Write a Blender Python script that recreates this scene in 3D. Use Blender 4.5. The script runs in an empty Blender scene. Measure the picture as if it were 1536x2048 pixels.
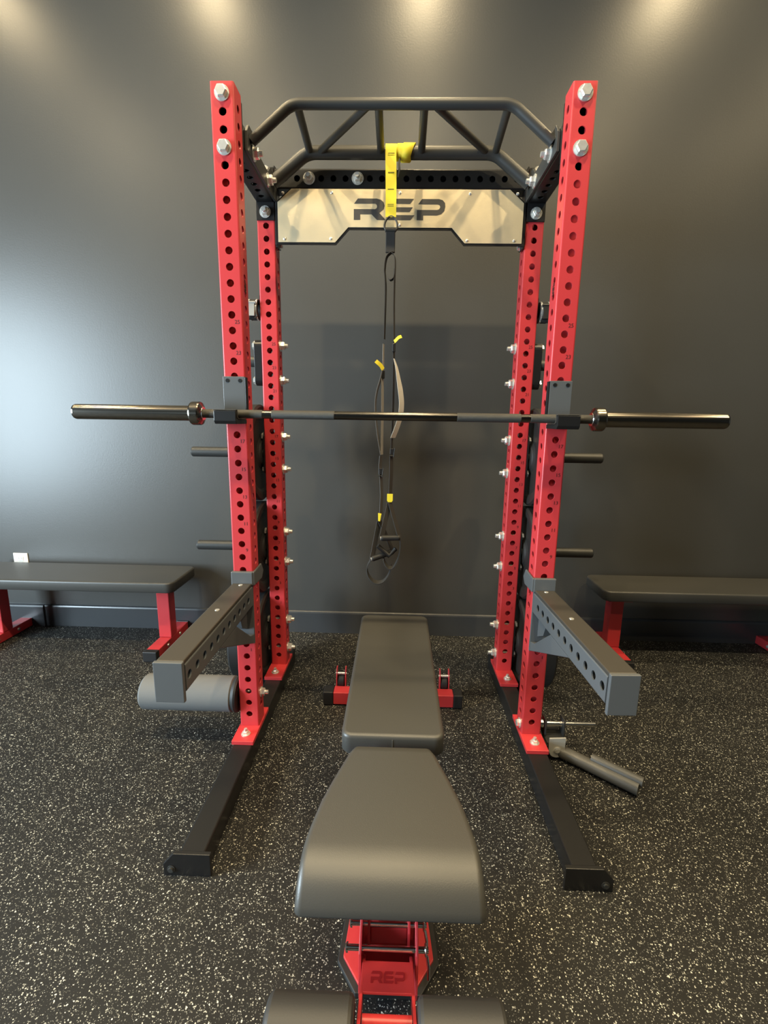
import bpy, bmesh, math, random
from mathutils import Vector, Matrix
random.seed(7)
C = bpy.context.scene.collection
SC = bpy.context.scene
PI = math.pi
IN = 0.0254

# ------------------------------------------------------------------ camera
F_PX, W_PX, H_PX = 944.7134, 1536, 2048
cam_d = bpy.data.cameras.new('camera'); cam = bpy.data.objects.new('camera', cam_d); C.objects.link(cam)
cam_d.sensor_fit = 'VERTICAL'; cam_d.sensor_height = 24.0
cam_d.lens = F_PX / H_PX * 24.0
cam_d.clip_start = 0.02
_p, _yw, _r = .1950, -.0231, .0156
_f = Vector((math.sin(_yw)*math.cos(_p), math.cos(_yw)*math.cos(_p), -math.sin(_p)))
_rt = Vector((math.cos(_yw), -math.sin(_yw), 0)); _up = _rt.cross(_f)
_rt2 = math.cos(_r)*_rt + math.sin(_r)*_up; _up2 = -math.sin(_r)*_rt + math.cos(_r)*_up
M = Matrix((( _rt2.x, _up2.x, -_f.x, .0037), (_rt2.y, _up2.y, -_f.y, -1.7059), (_rt2.z, _up2.z, -_f.z, 1.3274), (0, 0, 0, 1)))
cam.matrix_world = M
SC.camera = cam

# ------------------------------------------------------------------ look, world, lights
vs = SC.view_settings
vs.view_transform = 'Standard'; vs.look = 'None'; vs.gamma = 1.0; vs.use_curve_mapping = False
vs.exposure = 1.08
world = bpy.data.worlds.new('world'); SC.world = world; world.use_nodes = True
bg = world.node_tree.nodes['Background']; bg.inputs[0].default_value = (.75, .88, 1, 1); bg.inputs[1].default_value = .6
CEIL = 3.98
BACK = 1.068
XL, XR, YF = -4.6, 4.8, -6.0
WARM = (1.0, .79, .46)
def spot(x, y, watts, angle=125, blend=.7, col=WARM, rad=.05):
    l = bpy.data.lights.new('ceiling_spot', 'SPOT'); l.energy = watts; l.color = col
    l.spot_size = math.radians(angle); l.spot_blend = blend; l.shadow_soft_size = rad
    o = bpy.data.objects.new('ceiling_spot', l); C.objects.link(o); o.location = (x, y, CEIL-.02)
for x in (-2.6, -1.2, .12, 1.62, 3.0):
    spot(x, .36, 48, 160, .9)
for x in (-2.6, -1.2, .12, 1.62, 3.0):
    spot(x, -1.05, 92 if x < 2 else 50, 150, .8)
for x in (-1.2, .12, 1.62):
    spot(x, -2.5, 80, 104, .8)
# daylight through the window of the left wall
wl = bpy.data.lights.new('window_daylight', 'AREA'); wl.shape = 'RECTANGLE'; wl.size = 2.6; wl.size_y = 2.3
wl.energy = 430; wl.color = (.70, .88, 1.0)
wo = bpy.data.objects.new('window_daylight', wl); C.objects.link(wo)
wo.location = (XL-.12, -2.3, 1.50); wo.rotation_euler = (0, -PI/2, 0)

# ------------------------------------------------------------------ materials
def mat(name, col, rough=.5, metal=0., spec=.5, coat=0., coat_r=.1, noise=None, bump=None, aniso=0.):
    m = bpy.data.materials.new(name); m.use_nodes = True
    nt = m.node_tree; b = nt.nodes['Principled BSDF']
    b.inputs['Base Color'].default_value = (*col, 1); b.inputs['Roughness'].default_value = rough
    b.inputs['Metallic'].default_value = metal; b.inputs['Specular IOR Level'].default_value = spec
    b.inputs['Coat Weight'].default_value = coat; b.inputs['Coat Roughness'].default_value = coat_r
    tc = nt.nodes.new('ShaderNodeTexCoord')
    if noise:                                            # (scale, amount) tone variation of the surface itself
        n = nt.nodes.new('ShaderNodeTexNoise'); n.inputs['Scale'].default_value = noise[0]; n.inputs['Detail'].default_value = 4
        r = nt.nodes.new('ShaderNodeValToRGB'); k = noise[1]
        r.color_ramp.elements[0].position = .3; r.color_ramp.elements[1].position = .7
        r.color_ramp.elements[0].color = (*[c*(1-k) for c in col], 1); r.color_ramp.elements[1].color = (*[min(1, c*(1+k)) for c in col], 1)
        nt.links.new(tc.outputs['Object'], n.inputs['Vector']); nt.links.new(n.outputs['Fac'], r.inputs['Fac'])
        nt.links.new(r.outputs['Color'], b.inputs['Base Color'])
    if bump:                                             # (scale, strength, stretch)
        n = nt.nodes.new('ShaderNodeTexNoise'); n.inputs['Scale'].default_value = bump[0]; n.inputs['Detail'].default_value = 3
        src = tc.outputs['Object']
        if len(bump) > 2:
            mp = nt.nodes.new('ShaderNodeMapping'); mp.inputs['Scale'].default_value = bump[2]
            nt.links.new(src, mp.inputs['Vector']); src = mp.outputs['Vector']
        bp = nt.nodes.new('ShaderNodeBump'); bp.inputs['Strength'].default_value = bump[1]; bp.inputs['Distance'].default_value = .002
        nt.links.new(src, n.inputs['Vector']); nt.links.new(n.outputs['Fac'], bp.inputs['Height'])
        nt.links.new(bp.outputs['Normal'], b.inputs['Normal'])
    return m
M_WALL = mat('charcoal wall paint', (.056, .0555, .052), .37, spec=.5, noise=(1.6, .05), bump=(120, .12))
M_BASEB = mat('charcoal trim paint', (.045, .047, .05), .3, spec=.5)
M_CEIL = mat('dark ceiling paint', (.10, .10, .10), .8)
M_RED = mat('red powder coat', (.48, .036, .042), .36, spec=.5, bump=(700, .05))
M_BLK = mat('black powder coat', (.010, .010, .0105), .33, spec=.45, bump=(600, .08))
M_BLKS = mat('satin black steel', (.030, .031, .030), .45, bump=(500, .06))
M_GREY = mat('grey powder coat', (.080, .086, .091), .42, bump=(600, .06))
M_SWIV = mat('dark grey powder coat', (.075, .074, .068), .42, bump=(600, .06))
M_PLATE = mat('bare grey steel plate', (.42, .41, .37), .5, metal=.1)
M_RUB = mat('black rubber', (.012, .012, .012), .6)
M_PLASTIC = mat('black plastic', (.014, .014, .015), .4)
M_UHMW = mat('black liner plastic', (.042, .038, .032), .42)
M_ZINC = mat('bright zinc', (.88, .87, .82), .26, metal=.75, noise=(90, .10))
M_CHROME = mat('chrome', (.78, .77, .74), .14, metal=1)
M_BLKCHR = mat('black chrome', (.22, .20, .17), .20, metal=1)
M_BAR = mat('black oxide shaft', (.10, .096, .09), .24, metal=1)
M_KNURL = mat('knurled black oxide', (.052, .050, .044), .5, metal=.3, bump=(1500, .6))
M_VINYL = mat('black grain vinyl', (.047, .0465, .043), .41, spec=.5, bump=(420, .12))
M_FOAM = mat('grey foam', (.13, .133, .132), .75, spec=.3, bump=(500, .1))
M_FOAMB = mat('black foam', (.022, .022, .022), .55, bump=(300, .08))
M_STEEL = mat('brushed steel', (.76, .65, .44), .40, metal=.72, bump=(60, .15, (1, 1, 40)))
M_STEEL.node_tree.nodes['Principled BSDF'].inputs['Anisotropic'].default_value = .5
M_LETTER = mat('dark lettering', (.035, .034, .033), .5)
M_MARK = mat('engraved number', (.05, .003, .004), .7)
M_LOGORED = mat('pressed red lettering', (.28, .008, .012), .5)
M_YEL = mat('yellow webbing', (.84, .70, .035), .6, bump=(900, .2))
M_STITCH = mat('dark stitching', (.12, .10, .02), .7)
M_WEB = mat('black webbing', (.030, .030, .030), .65, bump=(900, .2))
M_WEBG = mat('grey webbing', (.30, .29, .27), .6, bump=(900, .2))
M_WEBL = mat('light grey webbing', (.55, .54, .50), .6, bump=(900, .2))
M_WHITE = mat('white plastic', (.85, .85, .80), .35)
M_SLOT = mat('grey slot', (.25, .25, .24), .5)
M_SEAM = mat('vinyl seam', (.10, .098, .09), .5)

def floor_mat():
    m = bpy.data.materials.new('speckled rubber flooring'); m.use_nodes = True
    nt = m.node_tree; N = nt.nodes; L = nt.links; b = N['Principled BSDF']
    tc = N.new('ShaderNodeTexCoord'); 
    wp = N.new('ShaderNodeTexNoise'); wp.inputs['Scale'].default_value = 180; wp.inputs['Detail'].default_value = 2
    wm = N.new('ShaderNodeMix'); wm.data_type = 'VECTOR'; wm.inputs['Factor'].default_value = .006
    L.new(tc.outputs['Object'], wp.inputs['Vector'])
    L.new(tc.outputs['Object'], wm.inputs[4]); L.new(wp.outputs['Color'], wm.inputs[5])
    prev = None
    for scale, dens, size, col in ((240, .23, .36, (.40, .395, .35)), (340, .26, .40, (.13, .128, .112)), (180, .10, .31, (.58, .57, .50))):
        v = N.new('ShaderNodeTexVoronoi'); v.inputs['Scale'].default_value = scale; v.inputs['Randomness'].default_value = 1
        L.new(wm.outputs[1], v.inputs['Vector'])
        sep = N.new('ShaderNodeSeparateColor'); L.new(v.outputs['Color'], sep.inputs[0])
        lt = N.new('ShaderNodeMath'); lt.operation = 'LESS_THAN'; lt.inputs[1].default_value = dens; L.new(sep.outputs[0], lt.inputs[0])
        sz = N.new('ShaderNodeMath'); sz.operation = 'MULTIPLY'; L.new(sep.outputs[1], sz.inputs[0]); sz.inputs[1].default_value = size
        sa = N.new('ShaderNodeMath'); sa.operation = 'ADD'; L.new(sz.outputs[0], sa.inputs[0]); sa.inputs[1].default_value = size*.35
        ds = N.new('ShaderNodeMath'); ds.operation = 'LESS_THAN'; L.new(v.outputs['Distance'], ds.inputs[0]); L.new(sa.outputs[0], ds.inputs[1])
        mu = N.new('ShaderNodeMath'); mu.operation = 'MULTIPLY'; L.new(lt.outputs[0], mu.inputs[0]); L.new(ds.outputs[0], mu.inputs[1])
        mx = N.new('ShaderNodeMix'); mx.data_type = 'RGBA'; L.new(mu.outputs[0], mx.inputs['Factor'])
        if prev is None: mx.inputs[6].default_value = (.0080, .0080, .0077, 1)
        else: L.new(prev, mx.inputs[6])
        mx.inputs[7].default_value = (*col, 1); prev = mx.outputs[2]
    L.new(prev, b.inputs['Base Color']); b.inputs['Roughness'].default_value = .66; b.inputs['Specular IOR Level'].default_value = .3
    n = N.new('ShaderNodeTexNoise'); n.inputs['Scale'].default_value = 400
    bp = N.new('ShaderNodeBump'); bp.inputs['Strength'].default_value = .25; bp.inputs['Distance'].default_value = .002
    L.new(tc.outputs['Object'], n.inputs['Vector']); L.new(n.outputs['Fac'], bp.inputs['Height']); L.new(bp.outputs['Normal'], b.inputs['Normal'])
    return m
M_FLOOR = floor_mat()

# ------------------------------------------------------------------ mesh helpers
class MB:
    """Collects shapes (world coordinates) and links them as ONE mesh object."""
    def __init__(s): s.v = []; s.f = []; s.sm = []
    def add(s, vs, fs, smooth=False):
        o = len(s.v); s.v += [tuple(v) for v in vs]
        for f in fs: s.f.append(tuple(i+o for i in f)); s.sm.append(smooth)
        return s
    def box(s, x0, x1, y0, y1, z0, z1):
        v = [(x, y, z) for z in (z0, z1) for y in (y0, y1) for x in (x0, x1)]
        return s.add(v, [(0, 2, 3, 1), (4, 5, 7, 6), (0, 1, 5, 4), (2, 6, 7, 3), (0, 4, 6, 2), (1, 3, 7, 5)])
    def obox(s, c, ax, ay, az):                          # oriented box: centre and three half-axes
        c, ax, ay, az = map(Vector, (c, ax, ay, az))
        v = [c+ax*x+ay*y+az*z for z in (-1, 1) for y in (-1, 1) for x in (-1, 1)]
        return s.add(v, [(0, 2, 3, 1), (4, 5, 7, 6), (0, 1, 5, 4), (2, 6, 7, 3), (0, 4, 6, 2), (1, 3, 7, 5)])
    def prism(s, pts, a, b):                             # pts: 3-D outline; extruded by vectors a..b
        a, b = Vector(a), Vector(b); n = len(pts)
        v = [Vector(p)+a for p in pts] + [Vector(p)+b for p in pts]
        fs = [tuple(range(n-1, -1, -1)), tuple(range(n, 2*n))] + [(i, (i+1) % n, n+(i+1) % n, n+i) for i in range(n)]
        return s.add(v, fs)
    def cyl(s, p0, p1, r0, r1=None, n=24, caps=True, smooth=True, phase=0.):
        p0, p1 = Vector(p0), Vector(p1); r1 = r0 if r1 is None else r1
        d = (p1-p0).normalized(); u = d.orthogonal().normalized(); w = d.cross(u)
        v = []
        for p, r in ((p0, r0), (p1, r1)):
            v += [p + (u*math.cos(phase+2*PI*i/n) + w*math.sin(phase+2*PI*i/n))*r for i in range(n)]
        s.add(v, [(i, (i+1) % n, n+(i+1) % n, n+i) for i in range(n)], smooth)
        if caps:
            s.add(v[:n], [tuple(range(n-1, -1, -1))]); s.add(v[n:], [tuple(range(n))])
        return s
    def lathe(s, prof, p, d, n=40):                      # prof: (axial, radius) along direction d from p
        p, d = Vector(p), Vector(d).normalized(); u = d.orthogonal().normalized(); w = d.cross(u)
        for (a0, r0), (a1, r1) in zip(prof[:-1], prof[1:]):
            v = []
            for a, r in ((a0, r0), (a1, r1)):
                v += [p+d*a+(u*math.cos(2*PI*i/n)+w*math.sin(2*PI*i/n))*max(r, 1e-5) for i in range(n)]
            s.add(v, [(i, (i+1) % n, n+(i+1) % n, n+i) for i in range(n)], True)
        return s
    def tube(s, path, r, n=16, closed=False, caps=True):
        P = [Vector(p) for p in path]; m = len(P); rings = []; prev = None
        for i in range(m):
            if closed: t = P[(i+1) % m]-P[i-1]
            else: t = P[min(i+1, m-1)]-P[max(i-1, 0)]
            t.normalize()
            if prev is None: u = t.orthogonal().normalized()
            else: u = (prev - t*prev.dot(t)).normalized()
            prev = u; w = t.cross(u); rr = r[i] if isinstance(r, (list, tuple)) else r
            rings.append([P[i]+(u*math.cos(2*PI*k/n)+w*math.sin(2*PI*k/n))*rr for k in range(n)])
        v = [q for ring in rings for q in ring]; fs = []
        for i in range(m if closed else m-1):
            j = (i+1) % m
            for k in range(n): fs.append((i*n+k, i*n+(k+1) % n, j*n+(k+1) % n, j*n+k))
        s.add(v, fs, True)
        if not closed and caps:
            s.add(rings[0], [tuple(range(n-1, -1, -1))]); s.add(rings[-1], [tuple(range(n))])
        return s
    def ribbon(s, path, side, th=.002):                  # strap: path, half-width vector (or list), thickness
        P = [Vector(p) for p in path]; m = len(P); v = []
        for i in range(m):
            t = (P[min(i+1, m-1)]-P[max(i-1, 0)]).normalized()
            w = Vector(side[i] if isinstance(side, list) else side); n = t.cross(w).normalized()*th*.5
            v += [P[i]+w+n, P[i]-w+n, P[i]-w-n, P[i]+w-n]
        fs = [(4*i+k, 4*i+(k+1) % 4, 4*i+4+(k+1) % 4, 4*i+4+k) for i in range(m-1) for k in range(4)]
        fs += [(3, 2, 1, 0), tuple(4*m-4+k for k in range(4))]
        return s.add(v, fs, False)
    def build(s, name, m, parent=None, bevel=0., seg=2, sub=0):
        org = Vector((0, 0, 0)); q = parent
        while q is not None: org += q.location; q = q.parent
        me = bpy.data.meshes.new(name)
        me.from_pydata([tuple(Vector(v)-org) for v in s.v], [], s.f); me.polygons.foreach_set('use_smooth', s.sm); me.update()
        bm = bmesh.new(); bm.from_mesh(me); bmesh.ops.recalc_face_normals(bm, faces=bm.faces); bm.to_mesh(me); bm.free()
        me.materials.append(m)
        o = bpy.data.objects.new(name, me); C.objects.link(o); o.parent = parent
        if bevel:
            b = o.modifiers.new('bevel', 'BEVEL'); b.width = bevel; b.segments = seg; b.limit_method = 'ANGLE'; b.angle_limit = .6
        if sub:
            b = o.modifiers.new('sub', 'SUBSURF'); b.levels = sub; b.render_levels = sub
        return o
def thing(name, label, cat, loc, group=None):
    o = bpy.data.objects.new(name, None); C.objects.link(o); o.location = loc; o.empty_display_size = .1
    o['label'] = label; o['category'] = cat
    if group: o['group'] = group
    return o
def tag(o, label, cat, group=None):
    o['label'] = label; o['category'] = cat
    if group: o['group'] = group
    return o
def struct(o): o['kind'] = 'structure'; return o
def rrect(x0, x1, y0, y1, r, n=6):                       # rounded rectangle outline, 2-D
    pts = []
    for cx, cy, a in ((x1-r, y1-r, 0), (x0+r, y1-r, PI/2), (x0+r, y0+r, PI), (x1-r, y0+r, 3*PI/2)):
        pts += [(cx+r*math.cos(a+PI/2*i/n), cy+r*math.sin(a+PI/2*i/n)) for i in range(n+1)]
    return pts
def smooth_path(pts, n=8):                               # Catmull-Rom through points
    P = [Vector(p) for p in pts]; P = [P[0]*2-P[1]]+P+[P[-1]*2-P[-2]]; out = []
    for i in range(1, len(P)-2):
        for k in range(n):
            t = k/n; a, b, c, d = P[i-1:i+3]
            out.append(.5*((2*b)+(c-a)*t+(2*a-5*b+4*c-d)*t*t+(3*b-a-3*c+d)*t**3))
    out.append(P[-2]); return out
def bend_path(pts, r, n=7):                              # polyline with rounded corners
    P = [Vector(p) for p in pts]; out = [P[0]]
    for i in range(1, len(P)-1):
        a = (P[i-1]-P[i]).normalized(); b = (P[i+1]-P[i]).normalized()
        ang = a.angle(b); d = r/math.tan(ang/2); p0 = P[i]+a*d; p1 = P[i]+b*d
        c = P[i]+(a+b).normalized()*(r/math.sin(ang/2))
        u = p0-c; v = p1-c; th = u.angle(v)
        for k in range(n+1):
            t = k/n; out.append(c+(u*math.sin((1-t)*th)+v*math.sin(t*th))/math.sin(th))
    out.append(P[-1]); return out
def holed_tube(mb, fn, length, w, h, faces, r, rc=.006, depth=.004, end0=True, end1=True):
    """Square tube along t with round holes. faces: hole positions for the +u,-u,+v,-v faces; fn maps (u,v,t) to the world."""
    n = 16; hw, hh = w/2, h/2
    frames = [((1, 0), (0, 1), hw, hh), ((-1, 0), (0, -1), hw, hh), ((0, 1), (-1, 0), hh, hw), ((0, -1), (1, 0), hh, hw)]
    for (nx, tx, off, half), holes in zip(frames, faces):
        a = half-rc
        def pt(s_, t_, dep=0.):
            q = off-dep
            return fn(nx[0]*q+tx[0]*s_, nx[1]*q+tx[1]*s_, t_)
        if not holes:
            mb.add([pt(-a, 0), pt(a, 0), pt(a, length), pt(-a, length)], [(0, 1, 2, 3)]); continue
        hs = sorted(holes); cuts = []
        for i, c in enumerate(hs):
            lo = c-.0254 if i == 0 else max((hs[i-1]+c)/2, c-.0254)
            hi = c+.0254 if i == len(hs)-1 else min((hs[i+1]+c)/2, c+.0254)
            cuts.append((max(lo, 0), c, min(hi, length)))
        last = 0.
        for lo, c, hi in cuts:
            if lo-last > 1e-5: mb.add([pt(-a, last), pt(a, last), pt(a, lo), pt(-a, lo)], [(0, 1, 2, 3)])
            outer = []
            for k in range(n):
                sgn = (k+2) % 16; e = sgn//4; q = (sgn % 4)/4
                if e == 0: p = (a, lo+(hi-lo)*q)
                elif e == 1: p = (a-2*a*q, hi)
                elif e == 2: p = (-a, hi-(hi-lo)*q)
                else: p = (-a+2*a*q, lo)
                outer.append(p)
            ring = [(r*math.cos(2*PI*k/n), c+r*math.sin(2*PI*k/n)) for k in range(n)]
            v = [pt(*p) for p in outer]+[pt(*p) for p in ring]+[pt(p[0], p[1], depth) for p in ring]
            mb.add(v, [(k, (k+1) % n, n+(k+1) % n, n+k) for k in range(n)])
            mb.add(v, [(n+k, n+(k+1) % n, 2*n+(k+1) % n, 2*n+k) for k in range(n)], True)
            last = hi
        if length-last > 1e-5: mb.add([pt(-a, last), pt(a, last), pt(a, length), pt(-a, length)], [(0, 1, 2, 3)])
    for su, sv, a0 in ((1, 1, 0), (-1, 1, PI/2), (-1, -1, PI), (1, -1, 3*PI/2)):
        cu, cv = su*(hw-rc), sv*(hh-rc); m = 5; arc = [(cu+rc*math.cos(a0+PI/2*i/m), cv+rc*math.sin(a0+PI/2*i/m)) for i in range(m+1)]
        v = [fn(p[0], p[1], 0) for p in arc]+[fn(p[0], p[1], length) for p in arc]
        mb.add(v, [(i, i+1, m+2+i, m+1+i) for i in range(m)], True)
    rr = rrect(-hw, hw, -hh, hh, rc, 4)
    if end0: mb.add([fn(p[0], p[1], 0.) for p in rr], [tuple(range(len(rr)-1, -1, -1))])
    if end1: mb.add([fn(p[0], p[1], length) for p in rr], [tuple(range(len(rr)))])
def hexbolt(mb, p, d, r=.019, h=.013, washer=.024, stub=0.):
    p, d = Vector(p), Vector(d).normalized()
    mb.cyl(p, p+d*.003, washer, n=24)
    mb.cyl(p+d*.003, p+d*(.003+h*.8), r, n=6, smooth=False, phase=.3)
    mb.cyl(p+d*(.003+h*.8), p+d*(.003+h), r, r*.82, n=6, smooth=False, phase=.3)
    if stub: mb.cyl(p+d*(.003+h), p+d*(.003+h+stub), r*.55, r*.48, n=16)
    return mb
def text_mesh(mb, body, size, fn, align='CENTER'):
    """Adds lettering in Blender's own font; fn maps (a, b) of the text plane to the world."""
    cu = bpy.data.curves.new('t', 'FONT'); cu.body = body; cu.size = size; cu.align_x = align; cu.align_y = 'CENTER'; cu.resolution_u = 2
    to = bpy.data.objects.new('t', cu); C.objects.link(to)
    me = to.to_mesh(depsgraph=None) if False else bpy.data.meshes.new_from_object(to)
    mb.add([fn(v.co.x, v.co.y) for v in me.vertices], [tuple(p.vertices) for p in me.polygons])
    bpy.data.objects.remove(to); bpy.data.curves.remove(cu); bpy.data.meshes.remove(me)

# outlines of the letters on the sign (unit: picture units of the sign)
LET_R = [(110,840),(155,770),(390,770),(440,785),(475,820),(487,870),(475,920),(425,972),(500,1070),(395,1070),(325,990),(185,990),(185,1070),(105,1070),(105,918),(370,918),(390,903),(395,880),(390,856),(372,840)]
LET_E = [(530,850),(580,770),(850,770),(805,840),(608,840),(608,890),(840,890),(800,955),(608,955),(608,1000),(860,1000),(812,1070),(530,1070)]
LET_P = [(890,1070),(890,925),(1140,925),(1165,915),(1178,885),(1170,858),(1150,845),(905,845),(950,772),(1160,772),(1205,787),(1235,825),(1241,880),(1230,940),(1190,985),(1140,1000),(970,1000),(970,1070)]
def letter_prisms(mb, fn, depth):
    """fn(a, b) -> world with a in 0..1 across the word and b in 0..1 downwards; depth: extrusion vector."""
    for L in (LET_R, LET_E, LET_P):
        pts = [fn((x-105)/1136, (y-770)/300) for x, y in L]
        mb.prism(pts, (0, 0, 0), depth)

# ------------------------------------------------------------------ the room
fl = MB(); fl.box(XL, XR, YF, BACK, -.05, 0); struct(fl.build('floor', M_FLOOR))
struct(MB().box(XL-.1, XR+.1, BACK, BACK+.1, -.05, CEIL+.05).build('wall_back', M_WALL))
struct(MB().box(XR, XR+.1, YF, BACK, -.05, CEIL).build('wall_right', M_WALL))
struct(MB().box(XL-.1, XR+.1, YF-.1, YF, -.05, CEIL).build('wall_front', M_WALL))
WY0, WY1, WZ0, WZ1 = -3.5, -1.1, .35, 2.65
wlm = MB(); wlm.box(XL-.1, XL, YF, WY0, -.05, CEIL); wlm.box(XL-.1, XL, WY1, BACK, -.05, CEIL)
wlm.box(XL-.1, XL, WY0, WY1, -.05, WZ0); wlm.box(XL-.1, XL, WY0, WY1, WZ1, CEIL); struct(wlm.build('wall_left', M_WALL))
wf = MB()
for y in (WY0, (2*WY0+WY1)/3, (WY0+2*WY1)/3, WY1): wf.box(XL-.08, XL-.02, y-.05, y+.05, WZ0, WZ1)
for z in (WZ0, WZ1): wf.box(XL-.079, XL-.021, WY0, WY1, z-.04, z+.04)
struct(wf.build('window_1', M_BLK))
struct(MB().box(XL-.1, XR+.1, YF-.1, BACK+.1, CEIL, CEIL+.1).build('ceiling', M_CEIL))
JX = -2.205
def baseboard(x0, x1, t, name):
    prof = [(0, 0), (-t, 0), (-t, .128), (-t*.75, .136), (-t*.35, .140), (0, .141)]
    return struct(MB().prism([(x0, BACK+a, b) for a, b in prof], (0, 0, 0), (x1-x0, 0, 0)).build(name, M_BASEB))
baseboard(JX, XR, .014, 'baseboard_back'); baseboard(XL, JX, .022, 'baseboard_left')

# ------------------------------------------------------------------ the rack
XU, YR, ZT = .5687, .49, 93*IN                            # upright centre, front face of the rear uprights, top
HOLE = lambda i: ZT-1.3*IN-2*IN*i
U = 3*IN
rack = thing('power_rack', 'tall red and black power rack with perforated uprights and multi-grip pull-up bar', 'rack', (0, .25, 0))
ZB = .093
def upright(s, y0, rear):
    mb = MB(); zt_ = ZT-.018 if rear else ZT; L = zt_-ZB
    if s > 0: fn = lambda u, v, t: (s*XU+u, y0+U/2+v, ZB+t)
    else: fn = lambda u, v, t: (s*XU+u, y0+U/2+v, ZB+t)
    fh = [HOLE(i)-ZB for i in range(0, 44)]; sh = [HOLE(i+.5)-ZB for i in range(0, 43)]
    holed_tube(mb, fn, L, U, U, (sh, sh, fh, fh), .0125, rc=.0055, end1=True)
    o = mb.build('upright', M_RED, rack)
    for k in range(1, 26, 2):
        num = MB(); z = HOLE(39-k)+.0275; x = s*XU+.0185
        text_mesh(num, str(k), .0185, lambda a, b: (x+a, y0-.0006, z+b)); num.build('hole_number', M_MARK, o)
    if not rear:                                          # small mark on the inner face
        mk = MB(); xi = s*(XU-U/2)-s*.0006; zc = HOLE(11.02)
        letter_prisms(mk, lambda a, b: (xi, y0+U/2+(-.009+.018*b)*(1), zc+(a-.5)*.042), (-s*.0008, 0, 0))
        mk.build('maker_mark', M_MARK, o)
    return o
UP = {}
for s in (-1, 1):
    UP[s, 0] = upright(s, 0, False); UP[s, 1] = upright(s, YR, True)
for s in (-1, 1):                                         # base tube with its end plate, foot plates
    b = MB()
    holed_tube(b, lambda u, v, t: (s*XU+u, -.555+t, .0382+v), 1.25, U, .0764, ([], [], [], []), .01, rc=.006)
    bo = b.build('base_tube', M_BLK, rack)
    x0, x1 = s*.5130, s*.6530
    pts = [(x0, 0, .001), (x1, 0, .001), (x1, 0, .040), (s*.622, 0, .076), (x0, 0, .076)]
    MB().prism(pts, (0, -.567, 0), (0, -.554, 0)).build('end_plate', M_BLK, bo, bevel=.0015)
    MB().prism([(s*.607, 0, .002), (s*.648, 0, .002), (s*.607, 0, .07)], (0, -.553, 0), (0, -.545, 0)).build('gusset', M_BLK, bo)
    h = MB(); h.cyl((s*.630, -.5675, .024), (s*.630, -.5688, .024), .012, n=20); h.cyl((s*.630, -.5688, .024), (s*.630, -.5735, .024), .008, n=6); h.build('anchor_bolt', M_BLKS, bo)
    for y0, ya, yb in ((0, -.098, .128), (YR, .366, .606)):
        p = MB(); p.box(s*XU-.0425, s*XU+.0425, ya, yb, .0766, .0925)
        po = p.build('foot_plate', M_RED, rack, bevel=.0015)
        for yy in (ya+.045, yb-.03):
            MB_ = MB(); hexbolt(MB_, (s*XU, yy, .0925), (0, 0, 1), .013, .011, .018, stub=.01); MB_.build('bolt', M_ZINC, po)
# front bolts through the uprights
def bolt_obj(p, d, parent, **k):
    mb = MB(); hexbolt(mb, p, d, **k); return mb.build('bolt', M_ZINC, parent)
for s in (-1, 1):
    for i in (0, 3):
        bolt_obj((s*XU, 0, HOLE(i)), (0, -1, 0), UP[s, 0], r=.0195, h=.015)
# side crossmembers, flanges at both ends
ZC = HOLE(1.5)
for s in (-1, 1):
    c = MB(); y0, y1 = U+.006, YR-.006
    hs = [.045+.0508*i for i in range(7)]
    holed_tube(c, lambda u, v, t: (s*XU+u, y0+t, ZC+v), y1-y0, U, U, (hs, hs, hs, hs), .0125)
    co = c.build('side_crossmember', M_BLK, rack)
    for ya in (U, YR-.006):
        fp = [(s*XU-U/2, 0, HOLE(3.62)), (s*XU+U/2, 0, HOLE(3.62)), (s*XU+U/2, 0, ZT-.016), (s*XU-U/2, 0, ZT-.016)]
        MB().prism(fp, (0, ya, 0), (0, ya+.006, 0)).build('flange', M_BLK, co, bevel=.001)
    for i in (0, 3):
        bolt_obj((s*XU, YR-.006, HOLE(i)), (0, -1, 0), co, r=.0185, h=.017, stub=.012)
        bolt_obj((s*XU, U+.006, HOLE(i)), (0, 1, 0), co, r=.0185, h=.017, stub=.012)
# rear crossbeam behind the sign
cb = MB(); bx = XU-U/2-.006
hs = [bx+.0508*i for i in range(-9, 10)]
hs = [bx-.026+.0508*i for i in range(-9, 11) if 0.03 < bx-.026+.0508*i < 2*bx-.03]
holed_tube(cb, lambda u, v, t: (-bx+t, YR+U/2+u, 2.307+v), 2*bx, U, U, ([], hs, [], []), .0125)
cbo = cb.build('rear_crossbeam', M_BLK, rack)
for s in (-1, 1):
    pts = [(0, YR, HOLE(5.45)), (0, YR+U, HOLE(5.45)), (0, YR+U, HOLE(-.5)), (0, YR, HOLE(-.5))]
    MB().prism(pts, (s*bx, 0, 0), (s*(bx+.006), 0, 0)).build('flange', M_BLK, cbo, bevel=.001)
    MB().prism([(s*(bx-.006), 0, 2.04), (s*(bx+.001), 0, 2.04), (s*(bx+.001), 0, 2.268), (s*(bx-.006), 0, 2.268)], (0, YR-.008, 0), (0, YR+.03, 0)).build('flange', M_BLK, cbo, bevel=.001)
    bolt_obj((s*(bx+.006-.006), YR+.045, HOLE(5.0)-.012), (-s, 0, 0), cbo, r=.012, h=.012, washer=.016)
for i in (2, 6):
    x = -bx+hs[i]-.0
    bolt_obj((x, YR, 2.307), (0, -1, 0), cbo, r=.0175, h=.018, washer=.025, stub=.016)
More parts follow.
